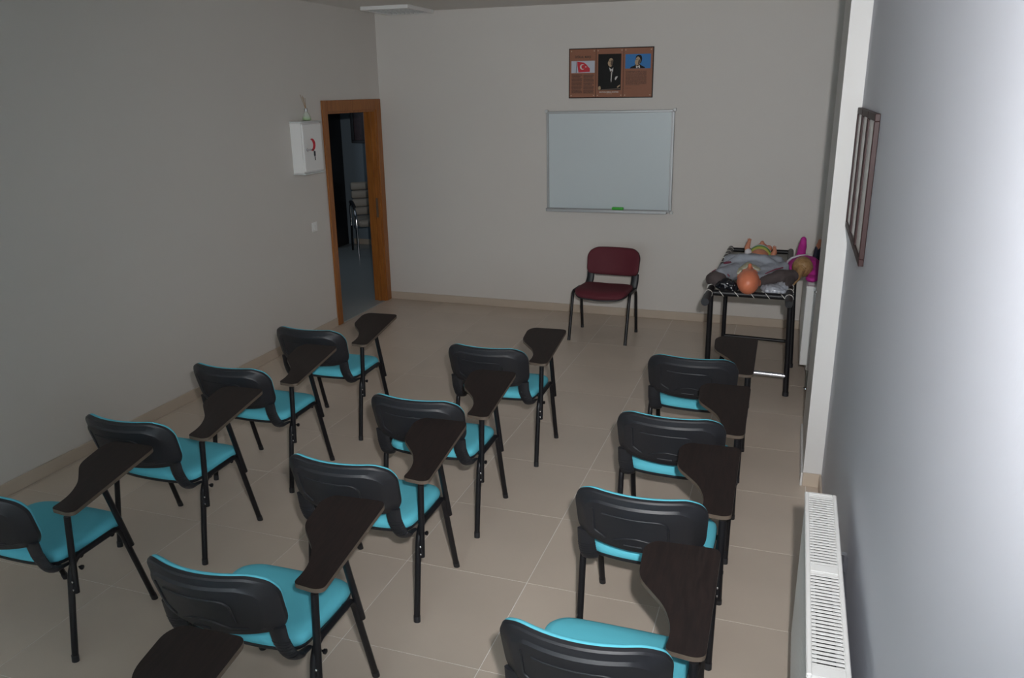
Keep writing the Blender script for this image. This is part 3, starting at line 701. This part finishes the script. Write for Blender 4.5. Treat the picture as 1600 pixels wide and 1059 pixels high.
for k in range(11):      # cord turns round the left rail, right rail and the end bar
    y = -.74+.17*k
    for x, kk in ((RXL, .93), (RXR, .96)):
        xx = x*(1-(1-kk)*max(0, y)/1.0)
        if x > 0 and k > 6: continue
        ring = [(xx+.0268*math.cos(a), y+.016*math.sin(a/2+k), zt+.0268*math.sin(a)) for a in [2*PI*q/12 for q in range(13)]]
        obj('cord_turn', TB(ring, .0025, seg=5), M['rope'], tb)
for k in range(5):
    x = RXL+.07+.105*k
    obj('cord_turn', TB([(x-.03, -.62, zt+.013), (x, -.667, zt+.006), (x+.022, -.674, zt-.018), (x+.03, -.662, zt-.032)], .0025, seg=5), M['rope'], tb)

# ------------------------------------------------------------------ dolls and wraps on the table
def blob(name, parts, m, parent, vox=.008, smooth=6, extra=None):
    """one continuous organic surface: overlapping tapered capsules / ellipsoids fused by a voxel remesh"""
    bm = bmesh.new()
    for p in parts:
        if p[0] == 'e':
            _, c, r, rot = p if len(p) == 4 else (*p, (0, 0, 0))
            from mathutils import Euler
            mtx = Matrix.Translation(c) @ Euler(rot).to_matrix().to_4x4() @ Matrix.Diagonal((*r, 1))
            bmesh.ops.create_icosphere(bm, subdivisions=3, radius=1, matrix=mtx)
        else:
            _, a, b, ra, rb = p; a, b = Vector(a), Vector(b); n = max(3, int((b-a).length/(.35*min(ra, rb))))
            for k in range(n+1):
                t = k/n; r = ra*(1-t)+rb*t
                bmesh.ops.create_icosphere(bm, subdivisions=2, radius=r, matrix=Matrix.Translation(a*(1-t)+b*t))
    o = obj(name, bm, m, parent)
    md = o.modifiers.new('fuse', 'REMESH'); md.mode = 'VOXEL'; md.voxel_size = vox; md.use_smooth_shade = True
    md = o.modifiers.new('soften', 'SMOOTH'); md.iterations = smooth; md.factor = .5
    if extra:
        tx = bpy.data.textures.new(name+'_folds', 'CLOUDS'); tx.noise_scale = extra[0]
        md = o.modifiers.new('folds', 'DISPLACE'); md.texture = tx; md.strength = extra[1]; md.texture_coords = 'LOCAL'; md.mid_level = .5
    # bake to a plain mesh
    dg = bpy.context.evaluated_depsgraph_get(); bpy.context.view_layer.update()
    me = bpy.data.meshes.new_from_object(o.evaluated_get(bpy.context.evaluated_depsgraph_get()))
    o.modifiers.clear(); old = o.data; o.data = me; bpy.data.meshes.remove(old)
    for pl in me.polygons: pl.use_smooth = True
    return o
ZS = .755
# bald training manikin lying on its back, crown towards the camera
mk = thing('training_manikin', 'bald adult training manikin in grey sweatshirt lying on the stretcher table', 'manikin', (-.24, 5.755, ZS))
# face points up, so z is the front of the head
blob('body', [('e', (0, -.004, .092), (.077, .118, .088)), ('e', (0, .055, .100), (.066, .085, .078)), ('e', (0, .105, .128), (.036, .040, .040)),
              ('c', (0, .048, .178), (0, .066, .196), .013, .015), ('e', (0, .040, .172), (.012, .03, .014)),
              ('e', (-.03, .028, .166), (.020, .013, .010)), ('e', (.03, .028, .166), (.020, .013, .010)),
              ('e', (0, .094, .170), (.024, .008, .012)), ('e', (0, .108, .166), (.022, .009, .012)), ('e', (0, .135, .160), (.024, .018, .018)),
              ('e', (-.074, .055, .075), (.010, .022, .026)), ('e', (.074, .055, .075), (.010, .022, .026)),
              ('c', (0, .10, .08), (0, .22, .07), .050, .055), ('e', (0, .36, .08), (.13, .20, .06)),
              ('c', (-.17, .53, .10), (-.10, .60, .12), .024, .022), ('c', (.20, .53, .10), (.13, .60, .12), .024, .022)], M['skin'], mk, .006, 5)
blob('sweatshirt', [('e', (0.0, .39, .090), (.165, .18, .095)), ('c', (-.20, .33, .10), (-.085, .37, .185), .045, .038), ('c', (-.085, .37, .185), (.085, .37, .185), .036, .036), ('c', (.085, .37, .185), (.20, .36, .10), .038, .045), ('e', (0.0, .56, .10), (.150, .24, .075)),
                    ('c', (-.11, .42, .12), (-.155, .66, .095), .062, .050), ('c', (.12, .42, .12), (.19, .66, .085), .062, .050),
                    ('c', (-.10, .30, .10), (-.205, .17, .09), .062, .060), ('c', (.10, .28, .10), (.22, .40, .12), .06, .05), ('c', (.055, .18, .075), (.14, .24, .08), .05, .05),
                    ('c', (-.16, .50, .13), (.17, .50, .13), .06, .06)], M['greyj'], mk, .009, 4, (.06, .018))
blob('collar_wrap', [('c', (-.085, .24, .100), (-.02, .265, .150), .028, .030), ('c', (-.02, .265, .150), (.055, .25, .125), .030, .022)], M['collar'], mk, .007, 3, (.02, .01))
blob('sleeve', [('e', (-.225, .135, .070), (.068, .075, .056)), ('c', (-.26, .16, .06), (-.14, .10, .045), .052, .034)], M['brownj'], mk, .008, 4, (.05, .010))
blob('sleeve', [('c', (.085, .155, .066), (.205, .24, .085), .036, .056), ('c', (.205, .24, .085), (.285, .30, .085), .058, .050), ('c', (.27, .26, .07), (.25, .12, .05), .045, .03)], M['brownj'], mk, .008, 4, (.05, .010))
obj('piping', TB([(-.272, .215, .100), (-.245, .195, .122), (-.20, .175, .124), (-.165, .16, .112), (-.14, .14, .092)], .005, seg=6), M['piping'], mk)
obj('cuff', TB([(-.17+.024*math.cos(a), .27+.016*math.sin(a), .165+.004*math.cos(a)) for a in [2*PI*q/10 for q in range(11)]], .006, seg=6), M['piping'], mk)
obj('piping', TB([(.075, .160, .098), (.12, .195, .122), (.17, .240, .140), (.22, .285, .146)], .0055, seg=6), M['piping'], mk)
# baby doll lying behind, arms and a foot in the air
bd = thing('baby_doll', 'orange-skinned baby doll in a striped shirt with raised limbs, behind the manikin', 'doll', (-.205, 6.64, ZS))
blob('body', [('e', (0, -.06, .095), (.078, .10, .080)), ('e', (0, .10, .09), (.085, .10, .085)),
              ('e', (.005, .235, .10), (.062, .068, .070)), ('e', (.005, .225, .172), (.018, .02, .02)),
              ('c', (-.085, -.04, .10), (-.100, -.015, .175), .027, .023), ('c', (-.100, -.015, .175), (-.090, .0, .215), .022, .016), ('e', (-.086, -.012, .222), (.013, .015, .020)),
              ('c', (.085, .0, .09), (.110, .01, .14), .026, .022), ('c', (.110, .01, .14), (.108, .015, .170), .020, .014),
              ('c', (.05, -.12, .07), (.06, -.02, .05), .034, .03), ('c', (-.05, -.12, .07), (-.06, -.02, .05), .034, .03), ('e', (.06, .08, .155), (.032, .035, .028))], M['skin2'], bd, .006, 5)
for k, (dx, dy) in enumerate(((-.010, .0), (-.003, .004), (.004, .005), (.010, .0))):
    obj('finger', TB([(-.088+dx, -.006+dy, .226), (-.086+dx*1.3, -.010+dy, .247-.004*abs(k-1))], [.0045, .003], seg=6), M['skin2'], bd, smooth=60)
for k, (dx, dy) in enumerate(((-.008, .0), (-.001, .003), (.006, .001))):
    obj('finger', TB([(.108+dx, .015+dy, .172), (.107+dx*1.4, .013+dy, .193-.004*abs(k-1))], [.0045, .003], seg=6), M['skin2'], bd, smooth=60)
blob('striped_shirt', [('e', (0, .055, .095), (.094, .085, .094)), ('c', (-.075, .0, .095), (-.088, -.03, .10), .036, .034), ('c', (.075, .03, .095), (.092, .01, .10), .036, .034)], M['stripe'], bd, .006, 4, (.05, .008))
blob('cuff', [('c', (-.086, -.042, .112), (-.09, -.036, .14), .032, .030)], M['whitec'], bd, .006, 3)
# blond girl doll on the radiator side
gd = thing('girl_doll', 'blond doll in a magenta jacket with white stripe lying by the radiator', 'doll', (.115, 6.18, .787))
blob('body', [('e', (0, .03, .085), (.066, .07, .066)), ('c', (0, .06, .065), (.02, .14, .06), .03, .035), ('e', (.03, .24, .06), (.09, .14, .055)),
              ('c', (-.02, .33, .06), (-.008, .42, .18), .028, .024), ('c', (-.008, .42, .18), (-.004, .43, .235), .022, .014),
              ('c', (.10, .32, .06), (.115, .40, .19), .028, .024), ('c', (.115, .40, .19), (.118, .41, .225), .022, .016)], M['skin2'], gd, .006, 5)
blob('jacket', [('e', (.025, .23, .062), (.115, .17, .072)), ('c', (-.06, .13, .05), (-.085, .24, .06), .045, .045), ('c', (.08, .02, .035), (.085, .18, .055), .044, .052), ('e', (.07, -.05, .025), (.045, .05, .024)),
                ('c', (-.02, .32, .075), (-.008, .41, .17), .036, .034), ('c', (-.008, .41, .17), (-.004, .428, .222), .032, .026)], M['magenta'], gd, .007, 4, (.05, .012))
blob('dark_sleeve', [('c', (.10, .33, .07), (.114, .395, .165), .037, .033)], M['navy'], gd, .007, 3)
st = [(-.118, .11, .075), (-.105, .18, .098), (-.078, .25, .112), (-.03, .30, .122), (.02, .33, .122)]
obj('white_stripe', TB([Vector(p) for p in st], .0085, seg=8), M['whitec'], gd, smooth=50)
hr = blob('hair', [('e', (0, .025, .093), (.075, .072, .074)), ('e', (0, .06, .115), (.06, .05, .05)), ('c', (-.01, -.035, .085), (-.03, -.085, .035), .032, .024), ('c', (-.03, -.085, .035), (-.055, -.10, -.02), .024, .008)], M['hair'], gd, .006, 4, (.02, .008))
obj('hair_whorl', TB([(.0, -.040, .085), (.016, -.042, .096), (.0, -.038, .110), (-.020, -.042, .096), (-.006, -.048, .076)], [.010, .012, .012, .012, .006], seg=8), M['hair'], gd, smooth=60)
# wraps
bg = blob('plastic_bag', [('e', (-.40, 5.83, ZS+.045), (.05, .06, .045)), ('e', (-.355, 5.805, ZS+.040), (.045, .04, .040)), ('e', (-.43, 5.84, ZS+.035), (.035, .05, .035))], M['bag'], None, .007, 3, (.03, .035))
tag(bg, 'crumpled black plastic bag left of the manikin head', 'bag')
cb = blob('plastic_wrap', [('e', (-.07, 5.84, ZS+.03), (.085, .07, .035)), ('e', (-.015, 5.88, ZS+.035), (.045, .07, .04)), ('e', (-.06, 5.80, ZS+.025), (.08, .03, .022))], M['clearbag'], None, .007, 3, (.03, .03))
tag(cb, 'crumpled silvery plastic wrap right of the manikin head', 'wrap')
cy = thing('bandage_roll', 'small pale bandage roll on the left side of the stretcher table', 'bandage', (-.43, 6.36, ZS+.03))
obj('roll', lathe(bmesh.new(), [(.028, 0), (.030, .004), (.030, .13), (.026, .135)], (0, 0, 0), 14, 'y'), M['canvas'], cy, smooth=40)
obj('roll_end', lathe(bmesh.new(), [(.030, -.03), (.033, -.025), (.033, .0), (.030, .003)], (0, 0, 0), 14, 'y'), M['collar'], cy, smooth=40)

# ------------------------------------------------------------------ beyond the door
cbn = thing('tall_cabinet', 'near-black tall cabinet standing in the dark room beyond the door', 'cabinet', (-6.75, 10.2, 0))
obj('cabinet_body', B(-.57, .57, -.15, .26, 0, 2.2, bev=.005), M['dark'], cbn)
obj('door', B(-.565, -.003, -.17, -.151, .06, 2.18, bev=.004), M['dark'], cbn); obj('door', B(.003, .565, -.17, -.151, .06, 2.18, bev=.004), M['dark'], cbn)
pt = thing('framed_painting', 'dark framed painting on the bluish wall beyond the door', 'painting', (-5.72, 10.478, 1.46))
obj('canvas', B(-.25, .25, -.018, -.003, .03, .43), M['painting'], pt)
for q in ((-.30, .30, 0, .04), (-.30, .30, .42, .46), (-.30, -.25, .04, .42), (.25, .30, .04, .42)): obj('frame_bar', B(q[0], q[1], -.03, -.0005, q[2], q[3], bev=.004), M['dark'], pt)
oc = thing('office_chair', 'cream leather visitor chair with chrome arms in the room beyond the door', 'chair', (-5.45, 9.95, 0), math.radians(38))
# faces local -y
obj('seat', B(-.26, .26, -.26, .24, .40, .50, bev=.04, seg=3), M['cream'], oc, smooth=50)
for k in range(4):
    z = .50+.112*k
    obj('back_pad', box(bmesh.new(), -.25, .25, .235+.035*k, .305+.035*k, z, z+.110, bev=.025, seg=3), M['cream'], oc, smooth=50)
for s in (-1, 1):
    x = s*.285
    obj('arm', TB(fillet([(x, .27, .36), (x, .28, .66), (x, .05, .69), (x, -.20, .62), (x, -.24, .40), (x, -.26, .0)], .12, 6), .014, seg=8), M['chrome'], oc, smooth=50)
    obj('leg', TB([(x, .27, .36), (x, .33, .0)], .014, seg=8), M['frame'], oc, smooth=50)
    obj('armrest_pad', TB([(x, .20, .70), (x, .05, .705), (x, -.12, .67)], .022, seg=8), M['black'], oc, smooth=50)
obj('seat_bar', B(-.285, .285, -.03, .03, .37, .40), M['chrome'], oc)
